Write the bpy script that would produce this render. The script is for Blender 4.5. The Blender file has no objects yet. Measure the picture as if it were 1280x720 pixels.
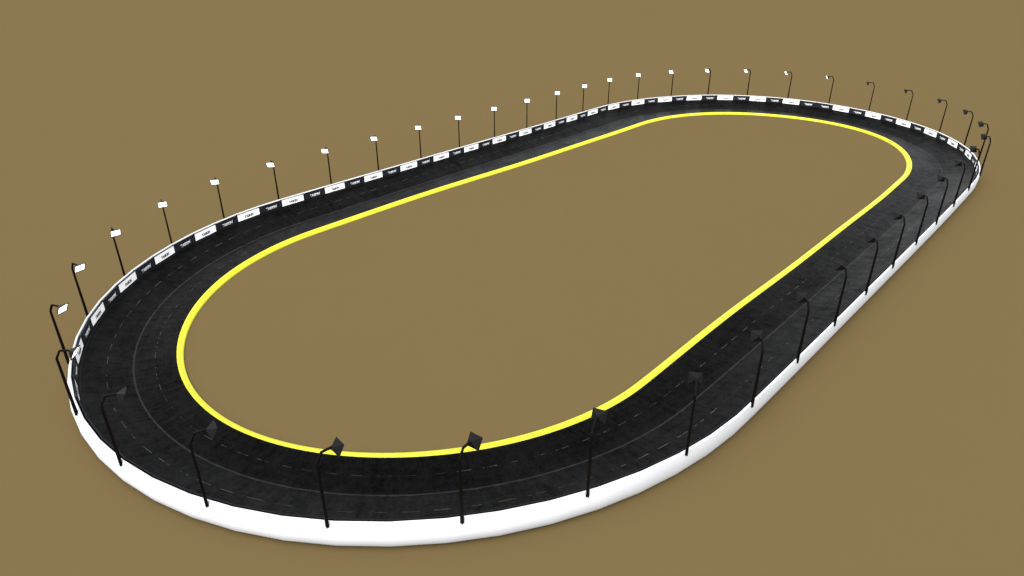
import bpy, bmesh, math, random
from mathutils import Vector, Matrix
random.seed(4)
S = 50.0                       # plan unit -> metres
C = bpy.context.scene.collection
PI = math.pi

# ------------------------------------------------------------------ helpers
def tag(o, label=None, cat=None, group=None, kind=None):
    if label: o['label'] = label
    if cat: o['category'] = cat
    if group: o['group'] = group
    if kind: o['kind'] = kind
    return o

def mesh_obj(name, verts, faces, mat, parent=None, smooth=False, uvs=None):
    me = bpy.data.meshes.new(name)
    me.from_pydata([tuple(v) for v in verts], [], faces)
    if uvs is not None:
        lay = me.uv_layers.new(name='UVMap')
        for poly in me.polygons:
            for li, uv in zip(poly.loop_indices, uvs[poly.index]):
                lay.data[li].uv = uv
    if smooth:
        me.polygons.foreach_set('use_smooth', [True] * len(me.polygons))
    me.materials.append(mat)
    me.update()
    o = bpy.data.objects.new(name, me); C.objects.link(o)
    if parent: o.parent = parent
    return o

def box_geo(x0, x1, y0, y1, z0, z1):
    v = [(x0,y0,z0),(x1,y0,z0),(x1,y1,z0),(x0,y1,z0),(x0,y0,z1),(x1,y0,z1),(x1,y1,z1),(x0,y1,z1)]
    f = [(0,3,2,1),(4,5,6,7),(0,1,5,4),(1,2,6,5),(2,3,7,6),(3,0,4,7)]
    return v, f

def bevel_mesh(me, w, seg=1):
    bm = bmesh.new(); bm.from_mesh(me)
    bmesh.ops.bevel(bm, geom=bm.edges[:], offset=w, segments=seg, affect='EDGES', profile=.5)
    bm.to_mesh(me); bm.free()

# ------------------------------------------------------------------ plan of the oval
# every ring: straight half length, end radius, side radius, height at straights, height at bends
RING = {
 'I': (1.5157, 1.1039, 1.0),
 'Y': (1.5166, 1.1318, 1.0356),
 'S': (1.5023, 1.2722, 1.2026),
 'E': (1.4972, 1.4497, 1.3869),
 'P': (1.5090, 1.4623, 1.3982),
}
KI = ([-0.0025,0.0003,0.0082,0.0021,0.0004,0.0009,-0.0014,-0.0012,-0.0022,0.0],
      [-0.0001,-0.0034,-0.0005,0.0044,-0.004,-0.0042,-0.0025,-0.0027,-0.0032,0.0001])
KO = ([-0.0012,-0.001,-0.0022,0.002,-0.0022,0.0005,-0.0007,-0.0008,0.0001,-0.001],
      [-0.0011,0.0036,0.0033,0.0023,0.0007,0.0005,0.0004,0.0015,0.0012,0.0009])

def ring(name, nt=96, ns=72):
    """closed plan curve, anticlockwise from the foot of the right bend (same parameter for all rings)"""
    a, ex, ey = RING[name]
    pts = []
    for i in range(nt):
        t = -PI/2 + PI*i/nt; pts.append((a + ex*math.cos(t), ey*math.sin(t)))
    for i in range(ns): pts.append((a - 2*a*i/ns, ey))
    for i in range(nt):
        t = -PI/2 + PI*i/nt; pts.append((-a - ex*math.cos(t), -ey*math.sin(t)))
    for i in range(ns): pts.append((-a + 2*a*i/ns, -ey))
    n = len(pts)
    seg = [math.dist(pts[i], pts[(i+1) % n]) for i in range(n)]
    L = sum(seg); s = [0]
    for x in seg[:-1]: s.append(s[-1] + x)
    k0 = s[nt//2]
    co, si = KI if name in 'IY' else KO
    out = []
    for i in range(n):
        p, q = pts[i-1], pts[(i+1) % n]
        dx, dy = q[0]-p[0], q[1]-p[1]; l = math.hypot(dx, dy)
        th = (s[i]-k0)/L*2*PI
        o = sum(co[k]*math.cos((k+1)*th) + si[k]*math.sin((k+1)*th) for k in range(10))
        out.append((pts[i][0] + dy/l*o, pts[i][1] - dx/l*o))
    return out

def resample(pts, svals):
    n = len(pts); acc = [0]
    for i in range(n): acc.append(acc[-1] + math.dist(pts[i], pts[(i+1) % n]))
    L = acc[-1]; out = []
    for s in svals:
        s %= L
        lo, hi = 0, n
        while hi - lo > 1:
            m = (lo+hi)//2
            if acc[m] <= s: lo = m
            else: hi = m
        f = (s-acc[lo])/(acc[lo+1]-acc[lo]); p, q = pts[lo], pts[(lo+1) % n]
        out.append((p[0]+(q[0]-p[0])*f, p[1]+(q[1]-p[1])*f))
    return out
def length(pts): return sum(math.dist(pts[i], pts[(i+1) % len(pts)]) for i in range(len(pts)))
def normals(pts):
    n = len(pts); out = []
    for i in range(n):
        p, q = pts[i-1], pts[(i+1) % n]; dx, dy = q[0]-p[0], q[1]-p[1]; l = math.hypot(dx, dy)
        out.append((dy/l, -dx/l))
    return out

# ------------------------------------------------------------------ materials
def new_mat(name):
    m = bpy.data.materials.new(name); m.use_nodes = True
    nt = m.node_tree; b = nt.nodes['Principled BSDF']
    return m, nt, b
def N(nt, t, **kw):
    n = nt.nodes.new(t)
    for k, v in kw.items(): setattr(n, k, v)
    return n
def noise(nt, vec, scale, detail=4, rough=.55):
    n = N(nt, 'ShaderNodeTexNoise'); n.inputs['Scale'].default_value = scale
    n.inputs['Detail'].default_value = detail; n.inputs['Roughness'].default_value = rough
    if vec is not None: nt.links.new(vec, n.inputs['Vector'])
    return n.outputs['Fac']
def remap(nt, val, a, b, c, d):
    n = N(nt, 'ShaderNodeMapRange'); n.inputs[1].default_value = a; n.inputs[2].default_value = b
    n.inputs[3].default_value = c; n.inputs[4].default_value = d
    nt.links.new(val, n.inputs[0]); return n.outputs[0]
def math_n(nt, op, a, b=None, clamp=False):
    n = N(nt, 'ShaderNodeMath', operation=op, use_clamp=clamp)
    for i, v in enumerate((a, b)):
        if v is None: continue
        if isinstance(v, (int, float)): n.inputs[i].default_value = v
        else: nt.links.new(v, n.inputs[i])
    return n.outputs[0]
def mixc(nt, fac, a, b):
    n = N(nt, 'ShaderNodeMix', data_type='RGBA')
    if isinstance(fac, (int, float)): n.inputs[0].default_value = fac
    else: nt.links.new(fac, n.inputs[0])
    for i, v in ((6, a), (7, b)):
        if isinstance(v, tuple): n.inputs[i].default_value = (*v, 1)
        else: nt.links.new(v, n.inputs[i])
    return n.outputs[2]

def simple(name, col, rough=.6, spec=.3, var=.12, scale=.6):
    m, nt, b = new_mat(name)
    tc = N(nt, 'ShaderNodeTexCoord')
    f = noise(nt, tc.outputs['Object'], scale, 5)
    c = mixc(nt, remap(nt, f, .3, .7, 0, 1), tuple(x*(1-var) for x in col), tuple(min(1, x*(1+var)) for x in col))
    nt.links.new(c, b.inputs['Base Color'])
    b.inputs['Roughness'].default_value = rough
    b.inputs['Specular IOR Level'].default_value = spec
    return m

GROUND = (.0731, .0523, .0225)
M_ground = simple('plain_soil', GROUND, 1, 0, .004, .05)
M_wall   = simple('white_concrete', (.40, .405, .415), .7, .2, .012, .25)
M_yellow = simple('yellow_paint', (.36, .37, .0125), .55, .2, .02, .3)
M_metal  = simple('dark_bronze_metal', (.0018, .0013, .001), .6, .05, .15, 1.5)
M_house  = simple('lamp_housing', (.0043, .0041, .0045), .5, .07, .06, 1.5)
M_frame  = simple('dark_frame', (.0035, .004, .005), .6, .08, .1, 1)
M_black  = simple('black_panel', (.0088, .0098, .0118), .5, .12, .08, .5)
M_white  = simple('white_panel', (.80, .80, .80), .5, .2, .01, .5)
M_letw   = simple('pale_lettering', (.48, .49, .5), .6, .2, .02, 2)
M_letb   = simple('dark_lettering', (.02, .021, .024), .6, .1, .02, 2)

M_lamp, nt, b = new_mat('lit_lamp_glass')
b.inputs['Base Color'].default_value = (.9, .9, .9, 1)
b.inputs['Emission Color'].default_value = (1, .985, .97, 1)
b.inputs['Emission Strength'].default_value = 1.0
tc = N(nt, 'ShaderNodeTexCoord')
nt.links.new(remap(nt, noise(nt, tc.outputs['Object'], 1.2), .3, .7, .25, .5), b.inputs['Roughness'])

def asphalt():
    m, nt, b = new_mat('asphalt')
    uv = N(nt, 'ShaderNodeUVMap'); uv.uv_map = 'UVMap'
    sep = N(nt, 'ShaderNodeSeparateXYZ'); nt.links.new(uv.outputs[0], sep.inputs[0])
    u, v = sep.outputs[0], sep.outputs[1]       # metres along, 0..2 across
    def uvvec(su, sv):
        c = N(nt, 'ShaderNodeCombineXYZ')
        nt.links.new(math_n(nt, 'MULTIPLY', u, su), c.inputs[0]); nt.links.new(math_n(nt, 'MULTIPLY', v, sv), c.inputs[1])
        return c.outputs[0]
    tc = N(nt, 'ShaderNodeTexCoord'); ob = tc.outputs['Object']
    big = noise(nt, ob, .10, 5, .6); mid = noise(nt, ob, .55, 5, .65); fine = noise(nt, ob, 2.2, 4, .7)
    tracks = noise(nt, uvvec(.06, 5.0), 1.0, 4, .6)      # tyre streaks along the lane
    cross = noise(nt, uvvec(.9, 1.2), 1.0, 4, .7)        # short smears across the lane
    k = math_n(nt, 'ADD', remap(nt, big, .3, .7, -.30, .30), remap(nt, mid, .3, .7, -.30, .30))
    k = math_n(nt, 'ADD', k, remap(nt, fine, .3, .7, -.30, .30))
    k = math_n(nt, 'ADD', k, remap(nt, tracks, .3, .7, -.22, .22))
    k = math_n(nt, 'ADD', k, remap(nt, cross, .35, .65, -.26, .26))
    k = math_n(nt, 'ADD', k, 1.0, False)
    k = math_n(nt, 'MAXIMUM', k, .25)
    base = N(nt, 'ShaderNodeVectorMath', operation='SCALE'); base.inputs[0].default_value = (.0017, .0017, .0017)
    nt.links.new(k, base.inputs['Scale'])
    col = base.outputs[0]
    # --- worn broken centre line of each lane
    vf = math_n(nt, 'FRACT', v)
    dist = math_n(nt, 'ABSOLUTE', math_n(nt, 'SUBTRACT', vf, .5))
    line = math_n(nt, 'LESS_THAN', dist, .0075)
    ph = math_n(nt, 'FRACT', math_n(nt, 'DIVIDE', u, 4.2))
    dash = math_n(nt, 'LESS_THAN', ph, .56)
    wear = noise(nt, uvvec(1.0, 7.0), .62, 3, .7)
    wearm = remap(nt, wear, .44, .54, 0, 1)
    big2 = remap(nt, noise(nt, uvvec(.045, .8), 1.0, 2), .35, .6, .25, 1)
    lm = math_n(nt, 'MULTIPLY', math_n(nt, 'MULTIPLY', line, dash), math_n(nt, 'MULTIPLY', wearm, big2), True)
    col = mixc(nt, lm, col, (.037, .037, .037))
    # --- pale ragged joint between the lanes
    rag = remap(nt, noise(nt, uvvec(.55, 0.0), 1.0, 5, .75), .3, .7, -.022, .022)
    sv = math_n(nt, 'ADD', v, rag)
    d2 = math_n(nt, 'ABSOLUTE', math_n(nt, 'SUBTRACT', sv, 1.012))
    d3 = math_n(nt, 'GREATER_THAN', v, .999)
    jm = math_n(nt, 'MULTIPLY', math_n(nt, 'LESS_THAN', d2, .024), d3)
    jm = math_n(nt, 'MULTIPLY', jm, remap(nt, noise(nt, uvvec(.3, 0.0), 1.0, 4, .7), .3, .6, .45, 1))
    col = mixc(nt, jm, col, (.0125, .0126, .013))
    # --- thin pale line near the outer edge
    d4 = math_n(nt, 'LESS_THAN', math_n(nt, 'ABSOLUTE', math_n(nt, 'SUBTRACT', v, 1.945)), .0075)
    col = mixc(nt, math_n(nt, 'MULTIPLY', d4, .55), col, (.014, .0145, .0155))
    d5 = math_n(nt, 'GREATER_THAN', v, 1.953)
    col = mixc(nt, math_n(nt, 'MULTIPLY', d5, .6), col, (.0024, .0028, .0036))
    bp = N(nt, 'ShaderNodeBump'); bp.inputs['Strength'].default_value = .12; bp.inputs['Distance'].default_value = .05
    nt.links.new(k, bp.inputs['Height'])
    nt.nodes.remove(b)
    df = N(nt, 'ShaderNodeBsdfDiffuse'); nt.links.new(col, df.inputs['Color']); nt.links.new(bp.outputs[0], df.inputs['Normal'])
    gl = N(nt, 'ShaderNodeBsdfGlossy'); nt.links.new(bp.outputs[0], gl.inputs['Normal'])
    sc_ = N(nt, 'ShaderNodeVectorMath', operation='SCALE'); sc_.inputs[0].default_value = (.275, .272, .265)
    nt.links.new(math_n(nt, 'POWER', k, .6), sc_.inputs['Scale']); nt.links.new(sc_.outputs[0], gl.inputs['Color'])
    nt.links.new(remap(nt, k, .3, 1.7, .36, .27), gl.inputs['Roughness'])
    fr = N(nt, 'ShaderNodeFresnel'); fr.inputs['IOR'].default_value = 1.17
    mx = N(nt, 'ShaderNodeMixShader'); nt.links.new(fr.outputs[0], mx.inputs[0])
    nt.links.new(df.outputs[0], mx.inputs[1]); nt.links.new(gl.outputs[0], mx.inputs[2])
    nt.links.new(mx.outputs[0], nt.nodes['Material Output'].inputs['Surface'])
    return m
M_asphalt = asphalt()

# ------------------------------------------------------------------ ground
ZG = -.006*S
R = 20000.0
gv = [(0, 0, ZG)]; gf = []
radii = [60, 140, 400, 1500, 5000, R]; ng = 48
for r in radii:
    for i in range(ng): gv.append((r*math.cos(2*PI*i/ng), r*math.sin(2*PI*i/ng), ZG))
for i in range(ng): gf.append((0, 1+i, 1+(i+1) % ng))
for k in range(len(radii)-1):
    for i in range(ng):
        a0, a1 = 1+k*ng+i, 1+k*ng+(i+1) % ng
        gf.append((a0, a0+ng, a1+ng, a1))
tag(mesh_obj('ground', gv, gf, M_ground), kind='structure')

# ------------------------------------------------------------------ race track
rI, rY, rS, rE = ring('I'), ring('Y'), ring('S'), ring('E')
nE = normals(rE)
n = len(rS)
Z_IN, Z_SEAM, Z_EDGE, Z_PANEL = .0042, -.0045, .0420, .0385
def lerp(p, q, f): return (p[0]+(q[0]-p[0])*f, p[1]+(q[1]-p[1])*f)
prof = []                                    # (points, z, v)
for f in (-.06, 0, .25, .5, .75, 1):
    prof.append(([lerp(a, c, f) for a, c in zip(rY, rS)], Z_IN+(Z_SEAM-Z_IN)*f, max(f, 0.0)))
for f in (.06, .2, .4, .6, .8, .94, 1.0):
    zz = Z_SEAM + (Z_EDGE-Z_SEAM)*(f*.75 + .25*f*f)
    prof.append(([lerp(a, c, f) for a, c in zip(rS, rE)], zz, 1+f))
ext = [(p[0]+m[0]*.0055, p[1]+m[1]*.0055) for p, m in zip(rE, nE)]
prof.append((ext, Z_EDGE+.0016, 2.03))
acc = [0]
for i in range(n): acc.append(acc[-1] + math.dist(rS[i], rS[(i+1) % n])*S)
verts, faces, uvs = [], [], []
for pts, z, v in prof:
    for p in pts: verts.append((p[0]*S, p[1]*S, z*S))
for k in range(len(prof)-1):
    for i in range(n):
        j = (i+1) % n
        faces.append((k*n+i, (k+1)*n+i, (k+1)*n+j, k*n+j))
        v0, v1 = min(prof[k][2], 1.999), min(prof[k+1][2], 1.999)
        uvs.append(((acc[i], v0), (acc[i], v1), (acc[i+1], v1), (acc[i+1], v0)))
trk = mesh_obj('race_track', verts, faces, M_asphalt, None, True, uvs)
tag(trk, kind='structure')

# ------------------------------------------------------------------ yellow kerb round the infield
kp = [(.03, -.006), (.035, .0030), (.12, .0070), (.25, .0102), (.38, .0100), (.50, .0078), (.64, .0048), (.82, .0024), (.97, .0006), (1.0, -.0062)]
verts, faces = [], []
for f, z in kp:
    for a, c in zip(rY, rI):
        we = min(1, max(0, (abs(a[0])-2.15)/.5))             # the kerb is a little narrower round the bends
        lo, hi = .12*we, 1-.07*we
        p = lerp(a, c, lo+f*(hi-lo)); verts.append((p[0]*S, p[1]*S, z*S))
for k in range(len(kp)-1):
    for i in range(n):
        j = (i+1) % n; faces.append((k*n+i, k*n+j, (k+1)*n+j, (k+1)*n+i))
kerb = mesh_obj('kerb', verts, faces, M_yellow, None, True)
tag(kerb, 'bright yellow raised kerb ring between the black asphalt and the brown infield', 'kerb')

# ------------------------------------------------------------------ perimeter barrier
NP = 105
LE = length(rE); PITCH = LE/NP
S_SEAM = 2.338
joints = resample(rE, [S_SEAM + k*PITCH for k in range(NP)])
# normals of the faceted wall
jn = normals(joints)
barrier = bpy.data.objects.new('perimeter_barrier', None); C.objects.link(barrier)
barrier.location = (0, 0, ZG)
tag(barrier, 'white concrete barrier wall circling the track, hung inside with black and white advertising panels', 'barrier')
bz = ZG
wp = [(.0070, .030), (.0070, .0775), (.0074, .0805), (.0085, .0825), (.0108, .0838), (.0126, .0836), (.0141, .0815), (.0153, .076),
      (.0164, .067), (.0172, .060), (.0176, .052), (.0175, .044), (.0170, .036), (.0161, .028), (.0147, .020), (.0127, .012), (.0099, .005), (.0063, -.001), (.0010, -.0062)]
def bulge(z):
    t = [(-.0062, .0040), (-.001, .0085), (.005, .0103), (.012, .0114), (.020, .0121), (.028, .0122), (.036, .0118), (.048, .0096), (.060, .0060), (.080, 0), (1, 0)]
    for (z0, b0), (z1, b1) in zip(t, t[1:]):
        if z <= z1: return b0 + (b1-b0)*(z-z0)/(z1-z0)
verts, faces = [], []
m = NP*2
jj = []; jnn = []
for k in range(NP):          # mid points keep straight chords: one facet per panel
    a, c = joints[k], joints[(k+1) % NP]
    jj += [a, lerp(a, c, .5)]; d = (c[0]-a[0], c[1]-a[1]); l = math.hypot(*d)
    jnn += [jn[k], (d[1]/l, -d[0]/l)]
for o, z in wp:
    for p, q in zip(jj, jnn):
        w = min(1, max(0, (-p[0]-1.7)/.7)); w = w*w*(3-2*w)        # the wall bulges more round the left bend
        oo = o + w*(.0012 + bulge(z))
        verts.append(((p[0]+q[0]*oo)*S, (p[1]+q[1]*oo)*S, z*S-bz))
for k in range(len(wp)-1):
    for i in range(m):
        j = (i+1) % m; faces.append((k*m+i, (k+1)*m+i, (k+1)*m+j, k*m+j))
wall = mesh_obj('wall', verts, faces, M_wall, barrier, True)

# panel meshes: local x along the wall, y outward, z up; origin at the foot in the middle of the panel
PW = PITCH*S*.5*.985; PZ0, PZ1 = -.10, 2.00
def panel_mesh(name, mat):
    v, f = box_geo(-PW, PW, 0, .13, PZ0, PZ1)
    me = bpy.data.meshes.new(name); me.from_pydata(v, [], f); me.materials.append(mat); bevel_mesh(me, .012)
    me.materials.append(M_frame)                      # dark backing board
    for p in me.polygons:
        if p.normal.y > .5: p.material_index = 1
    return me
me_black = panel_mesh('black_panel', M_black); me_white = panel_mesh('white_panel', M_white)
def box_mesh(name, args, mat, bev=.01):
    v, f = box_geo(*args); me = bpy.data.meshes.new(name); me.from_pydata(v, [], f); me.materials.append(mat); bevel_mesh(me, bev); return me
me_rail = box_mesh('top_rail', (-PW, PW, -.05, .16, PZ1+.004, PZ1+.10), M_frame)
me_post = box_mesh('end_post', (-PW-.17, -PW-.005, -.04, .33, PZ0, PZ1+.16), M_frame)
def lettering(height, width, mat, zc, xc):
    cu = bpy.data.curves.new('lettering', 'FONT'); cu.body = 'TASKIN'; cu.size = 1; cu.extrude = .0
    cu.offset = .06; cu.align_x = 'CENTER'; cu.align_y = 'CENTER'; cu.space_character = 1.04
    ob = bpy.data.objects.new('lettering', cu); C.objects.link(ob)
    dg = bpy.context.evaluated_depsgraph_get()
    src = ob.evaluated_get(dg).to_mesh()
    bm = bmesh.new(); bm.from_mesh(src); ob.evaluated_get(dg).to_mesh_clear()
    bpy.data.objects.remove(ob); bpy.data.curves.remove(cu)
    xs = [q.co.x for q in bm.verts]; ys = [q.co.y for q in bm.verts]
    sx = width/(max(xs)-min(xs)); sy = height/(max(ys)-min(ys)); mx = (max(xs)+min(xs))/2; my = (max(ys)+min(ys))/2
    for q in bm.verts:
        x, y = (q.co.x-mx)*sx, (q.co.y-my)*sy
        q.co = Vector((x + .12*y, y, 0))
    # raised flick on the last stroke
    tv = [bm.verts.new(c) for c in ((width/2-.10, height/2+.02, 0), (width/2+.04, height/2+.02, 0), (width/2+.17, height/2+.20, 0), (width/2+.09, height/2+.20, 0))]
    bm.faces.new(tv)
    # upright on the panel face (reads left to right for someone inside the track)
    for q in bm.verts:
        x, y = q.co.x, q.co.y
        q.co = Vector((x + xc, -.012, y + zc))
    bmesh.ops.recalc_face_normals(bm, faces=bm.faces[:])
    # give it a little depth
    r = bmesh.ops.extrude_face_region(bm, geom=bm.faces[:])
    for e in r['geom']:
        if isinstance(e, bmesh.types.BMVert): e.co.y += .009
    me = bpy.data.meshes.new('lettering'); bm.to_mesh(me); bm.free(); me.materials.append(mat); return me
me_txt_b = lettering(.78, 3.3, M_letw, .82, .10)     # pale letters on the black panels
me_txt_w = lettering(.72, 2.75, M_letb, .86, .05)    # dark letters on the white panels

def link(name, me, parent):
    o = bpy.data.objects.new(name, me); C.objects.link(o); o.parent = parent; return o
# panels hidden behind the near wall: the five farthest from view go into one run, so that a hundred stay parts of their own
hidden = set(range(79, 84))
stuff_bm = bmesh.new()
for k in range(NP):
    a, c = Vector((*joints[k], 0))*S, Vector((*joints[(k+1) % NP], 0))*S
    mid = (a+c)/2; d = (c-a).normalized(); out = Vector((d.y, -d.x, 0))
    # local x axis = -d so that x,y(out),z is right handed
    x = -d
    mat = Matrix(((x.x, out.x, 0, mid.x), (x.y, out.y, 0, mid.y), (0, 0, 1, (Z_PANEL*S)-bz), (0, 0, 0, 1)))
    black = k % 2 == 0
    me = me_black if black else me_white
    if k in hidden:
        t = me.copy(); t.transform(mat); stuff_bm.from_mesh(t); bpy.data.meshes.remove(t); continue
    p = link('advertising_panel', me, barrier); p.matrix_local = mat
    p['label'] = 'black panel with pale lettering' if black else 'white panel with dark lettering'
    link('lettering', me_txt_b if black else me_txt_w, p)
    link('top_rail', me_rail, p); link('end_post', me_post, p)
me = bpy.data.meshes.new('advertising_panel'); stuff_bm.to_mesh(me); stuff_bm.free(); me.materials.append(M_black)
so = link('advertising_panel', me, barrier); so['kind'] = 'stuff'

# ------------------------------------------------------------------ floodlight posts
rP = ring('P'); LP = length(rP); NL = 43; DP = LP/NL; S0 = .1664
H = .2125*S
def taper_tube(path, w0, w1, sides=4):
    """square tube along a path in the local x-z plane; returns verts, faces"""
    v, f = [], []
    np_ = len(path)
    for i, (px, pz) in enumerate(path):
        a = Vector(path[max(i-1, 0)]); c = Vector(path[min(i+1, np_-1)])
        if 0 < i < np_-1:
            d = ((Vector(path[i])-a).normalized() + (c-Vector(path[i])).normalized()).normalized()
            half = math.acos(max(-1, min(1, (Vector(path[i])-a).normalized().dot((c-Vector(path[i])).normalized()))))/2
            st = 1/max(.5, math.cos(half))
        else:
            d = (c-a).normalized(); st = 1
        nx, nz = -d.y, d.x
        w = (w0 + (w1-w0)*i/(np_-1))/2
        for sx, sy in ((1, 1), (-1, 1), (-1, -1), (1, -1)):
            v.append((px+nx*w*sx*st, w*sy, pz+nz*w*sx*st))
    for i in range(np_-1):
        for q in range(4):
            r = (q+1) % 4; f.append((i*4+q, i*4+r, (i+1)*4+r, (i+1)*4+q))
    f.append((3, 2, 1, 0)); b0 = (np_-1)*4; f.append((b0, b0+1, b0+2, b0+3))
    return v, f
def to_mesh(name, vf, mat, bev=0):
    me = bpy.data.meshes.new(name); me.from_pydata(vf[0], [], vf[1]); me.materials.append(mat)
    bm = bmesh.new(); bm.from_mesh(me); bmesh.ops.recalc_face_normals(bm, faces=bm.faces[:]); bm.to_mesh(me); bm.free()
    if bev: bevel_mesh(me, bev)
    return me
B1, B2, DZ1, DZ2 = .016*S, .043*S, .0260*S, .0262*S
me_pole = to_mesh('pole', taper_tube([(0, -.12), (0, H*.5), (0, H-.02)], .41, .29), M_metal, .03)
me_arm = to_mesh('arm', taper_tube([(0, H-.02), (B1, H+DZ1), (B2+.05, H+DZ2)], .29, .25), M_metal, .02)
# lamp head: a four sided hood, its open side facing along +x and down
tilt = math.radians(29); D = .0185*S; W = .020*S; HH = .0180*S
ax = Vector((math.cos(tilt), 0, -math.sin(tilt))); up = Vector((math.sin(tilt), 0, math.cos(tilt))); sd = Vector((0, 1, 0))
apex = Vector((B2, 0, H+DZ2))
cen = apex + ax*D
q = .08
hv = [apex + up*q + sd*q, apex + up*q - sd*q, apex - up*q - sd*q, apex - up*q + sd*q]
hv += [cen + up*HH + sd*W, cen + up*HH - sd*W, cen - up*HH - sd*W, cen - up*HH + sd*W]
rim = .12
lip = ax*.05
hv += [x + lip for x in hv[4:8]]
hv += [cen + lip + up*(HH-rim) + sd*(W-rim), cen + lip + up*(HH-rim) - sd*(W-rim), cen + lip - up*(HH-rim) - sd*(W-rim), cen + lip - up*(HH-rim) + sd*(W-rim)]
hv += [x - ax*.09 for x in hv[12:16]]
hf = [(0, 1, 2, 3)]
for b0 in (0, 4, 8, 12):
    for i in range(4):
        j = (i+1) % 4; hf.append((b0+i, b0+j, b0+4+j, b0+4+i))
hf.append((16, 17, 18, 19))
me_head = to_mesh('lamp_housing', ([tuple(x) for x in hv], hf), M_house)
gl = [x + ax*.012 for x in hv[16:20]]
gl2 = [x - ax*.01 for x in gl]
me_face = to_mesh('lamp_face', ([tuple(x) for x in gl+gl2], [(0, 1, 2, 3), (7, 6, 5, 4), (0, 4, 5, 1), (1, 5, 6, 2), (2, 6, 7, 3), (3, 7, 4, 0)]), M_lamp)

ORD = ['first', 'second', 'third', 'fourth', 'fifth', 'sixth', 'seventh', 'eighth', 'ninth', 'tenth', 'eleventh', 'twelfth',
       'thirteenth', 'fourteenth', 'fifteenth', 'sixteenth', 'seventeenth', 'eighteenth', 'nineteenth', 'twentieth', 'twenty-first', 'twenty-second']
LAB = {}
LAB[1] = 'dark floodlight post at the far left, its white lamp overlapping the white wall'
LAB[2] = 'dark floodlight post at the left edge, lamp tilted, just above the lowest white lamp'
for k in range(3, 7): LAB[k] = 'slim floodlight post with lit lamp behind the left bend, %s from the left' % ORD[k-1]
for k in range(7, 17): LAB[k] = 'slim post, white lamp, behind the far straight, %s counting from the left edge' % ORD[k-1]
for k in range(17, 20): LAB[k] = 'small distant post with white lamp at top bend, %s from the left edge' % ORD[k-1]
LAB[20] = 'distant hooked post, white lamp narrow, left one of three slivers along the top bend'
LAB[21] = 'distant hooked post, thin white lamp, middle one of three slivers along the top bend'
LAB[22] = 'distant hooked post with the thinnest white sliver of lamp, last one lit'
LAB[23] = 'hooked floodlight post with dark lamp, first right of the last white sliver'
LAB[24] = 'hooked floodlight post with dark lamp, second right of the last white sliver'
LAB[25] = 'hooked floodlight post with dark lamp, third right of the last white sliver'
LAB[26] = 'hooked floodlight post, grey lamp back, standing behind the right bend, fourth past last white sliver'
LAB[27] = 'hooked grey-backed floodlight post behind the right bend, upper of the two rightmost'
LAB[28] = 'hooked dark floodlight post, lamp in front of another shaft, rightmost foot of all'
for k in range(29, 38): LAB[k] = 'dark floodlight post on the near straight wall, %s counting down from the right end' % ORD[k-29]
LAB[38] = 'dark floodlight post seen squarely from behind, lamp like a bow tie, where near bend begins'
LAB[39] = 'dark floodlight post on the near wall, black lamp corner just touching the yellow kerb'
LAB[40] = 'dark floodlight post, faceted lamp back crossing yellow kerb, right one of two doing so'
LAB[41] = 'dark floodlight post, bent arm and lamp crossing yellow kerb, left one of two doing so'
LAB[42] = 'thick dark post on the near wall, lamp over the inner asphalt lane, second from left'
LAB[43] = 'thick dark brown floodlight post, all over grey asphalt, leftmost on the near wall'
pts = resample(rP, [S0 + i*DP for i in range(NL)])
pn = normals(pts)
proto = None
ZP = .0715*S; OFF = .0158
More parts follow.
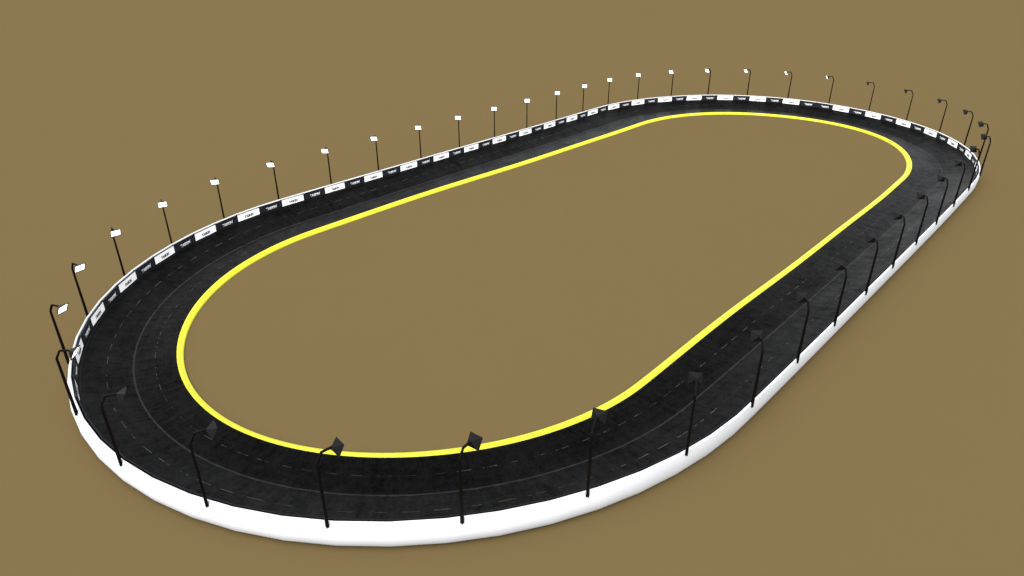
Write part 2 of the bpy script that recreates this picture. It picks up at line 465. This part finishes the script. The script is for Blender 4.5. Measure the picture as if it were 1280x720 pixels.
# how far each post's arm is swung from the inward normal (degrees), post number -> swing
SWING = {1:-36,2:-42,3:-42,4:-43,6:-45,13:-47,17:-48,20:-51,22:-54,24:-55,26:-47,30:-43,37:-42,38:-47,39:-46,40:-46,41:-44,42:-38,43:-34}
def swing(k):
    ks = sorted(SWING)
    for a, c in zip(ks, ks[1:]):
        if a <= k <= c: return SWING[a] + (SWING[c]-SWING[a])*(k-a)/(c-a)
for i in range(NL):
    k = 28 - i if i <= 27 else 71 - i            # running number round the oval, 1..43
    p, q = pts[i], pn[i]
    j = min(range(len(rE)), key=lambda e: (rE[e][0]-p[0])**2 + (rE[e][1]-p[1])**2)      # foot set half into the wall
    e, ne = rE[j], nE[j]; tx, ty = -ne[1], ne[0]
    al = (p[0]-e[0])*tx + (p[1]-e[1])*ty
    w = min(1, max(0, (-p[0]-1.7)/.7)); w = w*w*(3-2*w)
    wr = min(1, max(0, (p[0]-1.7)/.9))
    off = OFF + w*.0035 + wr*.0035
    loc = Vector(((e[0]+tx*al+ne[0]*off)*S, (e[1]+ty*al+ne[1]*off)*S, ZP))
    ang = math.atan2(-q[1], -q[0]) + math.radians(swing(k))
    o = bpy.data.objects.new('floodlight_post', None); C.objects.link(o)
    o.location = loc; o.rotation_euler = (0, 0, ang); o.empty_display_size = 1
    tag(o, LAB[k], 'lamp post', 'floodlight posts standing along the barrier')
    link('pole', me_pole, o); link('arm', me_arm, o)
    h = link('lamp_housing', me_head, o); link('lamp_face', me_face, h)

# ------------------------------------------------------------------ light
SUN_EL, SUN_AZ = 60, 199          # degrees; azimuth of the sun measured anticlockwise from +x
w = bpy.data.worlds.new('World'); bpy.context.scene.world = w; w.use_nodes = True
nt = w.node_tree; bg = nt.nodes['Background']
sky = nt.nodes.new('ShaderNodeTexSky'); sky.sky_type = 'NISHITA'; sky.sun_disc = False
sky.sun_elevation = math.radians(SUN_EL); sky.sun_rotation = math.radians(90-SUN_AZ)
sky.air_density = 1.0; sky.dust_density = 1.5; sky.ozone_density = 1.0
hs = nt.nodes.new('ShaderNodeHueSaturation'); hs.inputs['Saturation'].default_value = .16     # hazy, nearly colourless sky
nt.links.new(sky.outputs[0], hs.inputs['Color']); nt.links.new(hs.outputs[0], bg.inputs['Color']); bg.inputs['Strength'].default_value = .15
sl = bpy.data.lights.new('sun', 'SUN'); sl.energy = 1.5; sl.angle = math.radians(70); sl.color = (1, .98, .955)
so = bpy.data.objects.new('sun', sl); C.objects.link(so)
el, az = math.radians(SUN_EL), math.radians(SUN_AZ)
dirv = -Vector((math.cos(el)*math.cos(az), math.cos(el)*math.sin(az), math.sin(el)))
so.rotation_euler = dirv.to_track_quat('-Z', 'Y').to_euler(); so.location = (0, 0, 120)

# ------------------------------------------------------------------ camera
cam = bpy.data.cameras.new('camera'); co = bpy.data.objects.new('camera', cam); C.objects.link(co)
cam.sensor_width = 36; cam.sensor_fit = 'HORIZONTAL'; cam.lens = 36*869.1/1280
cam.clip_start = 1; cam.clip_end = 60000
co.location = Vector((-3.32606, -2.06530, 1.45275))*S
co.rotation_euler = (PI/2 - .482391, 0, .745534 - PI/2)
sc = bpy.context.scene; sc.camera = co
sc.view_settings.view_transform = 'Standard'; sc.view_settings.look = 'None'
sc.view_settings.exposure = 1.73; sc.view_settings.gamma = 1; sc.view_settings.use_curve_mapping = False
sc.cycles.max_bounces = 6
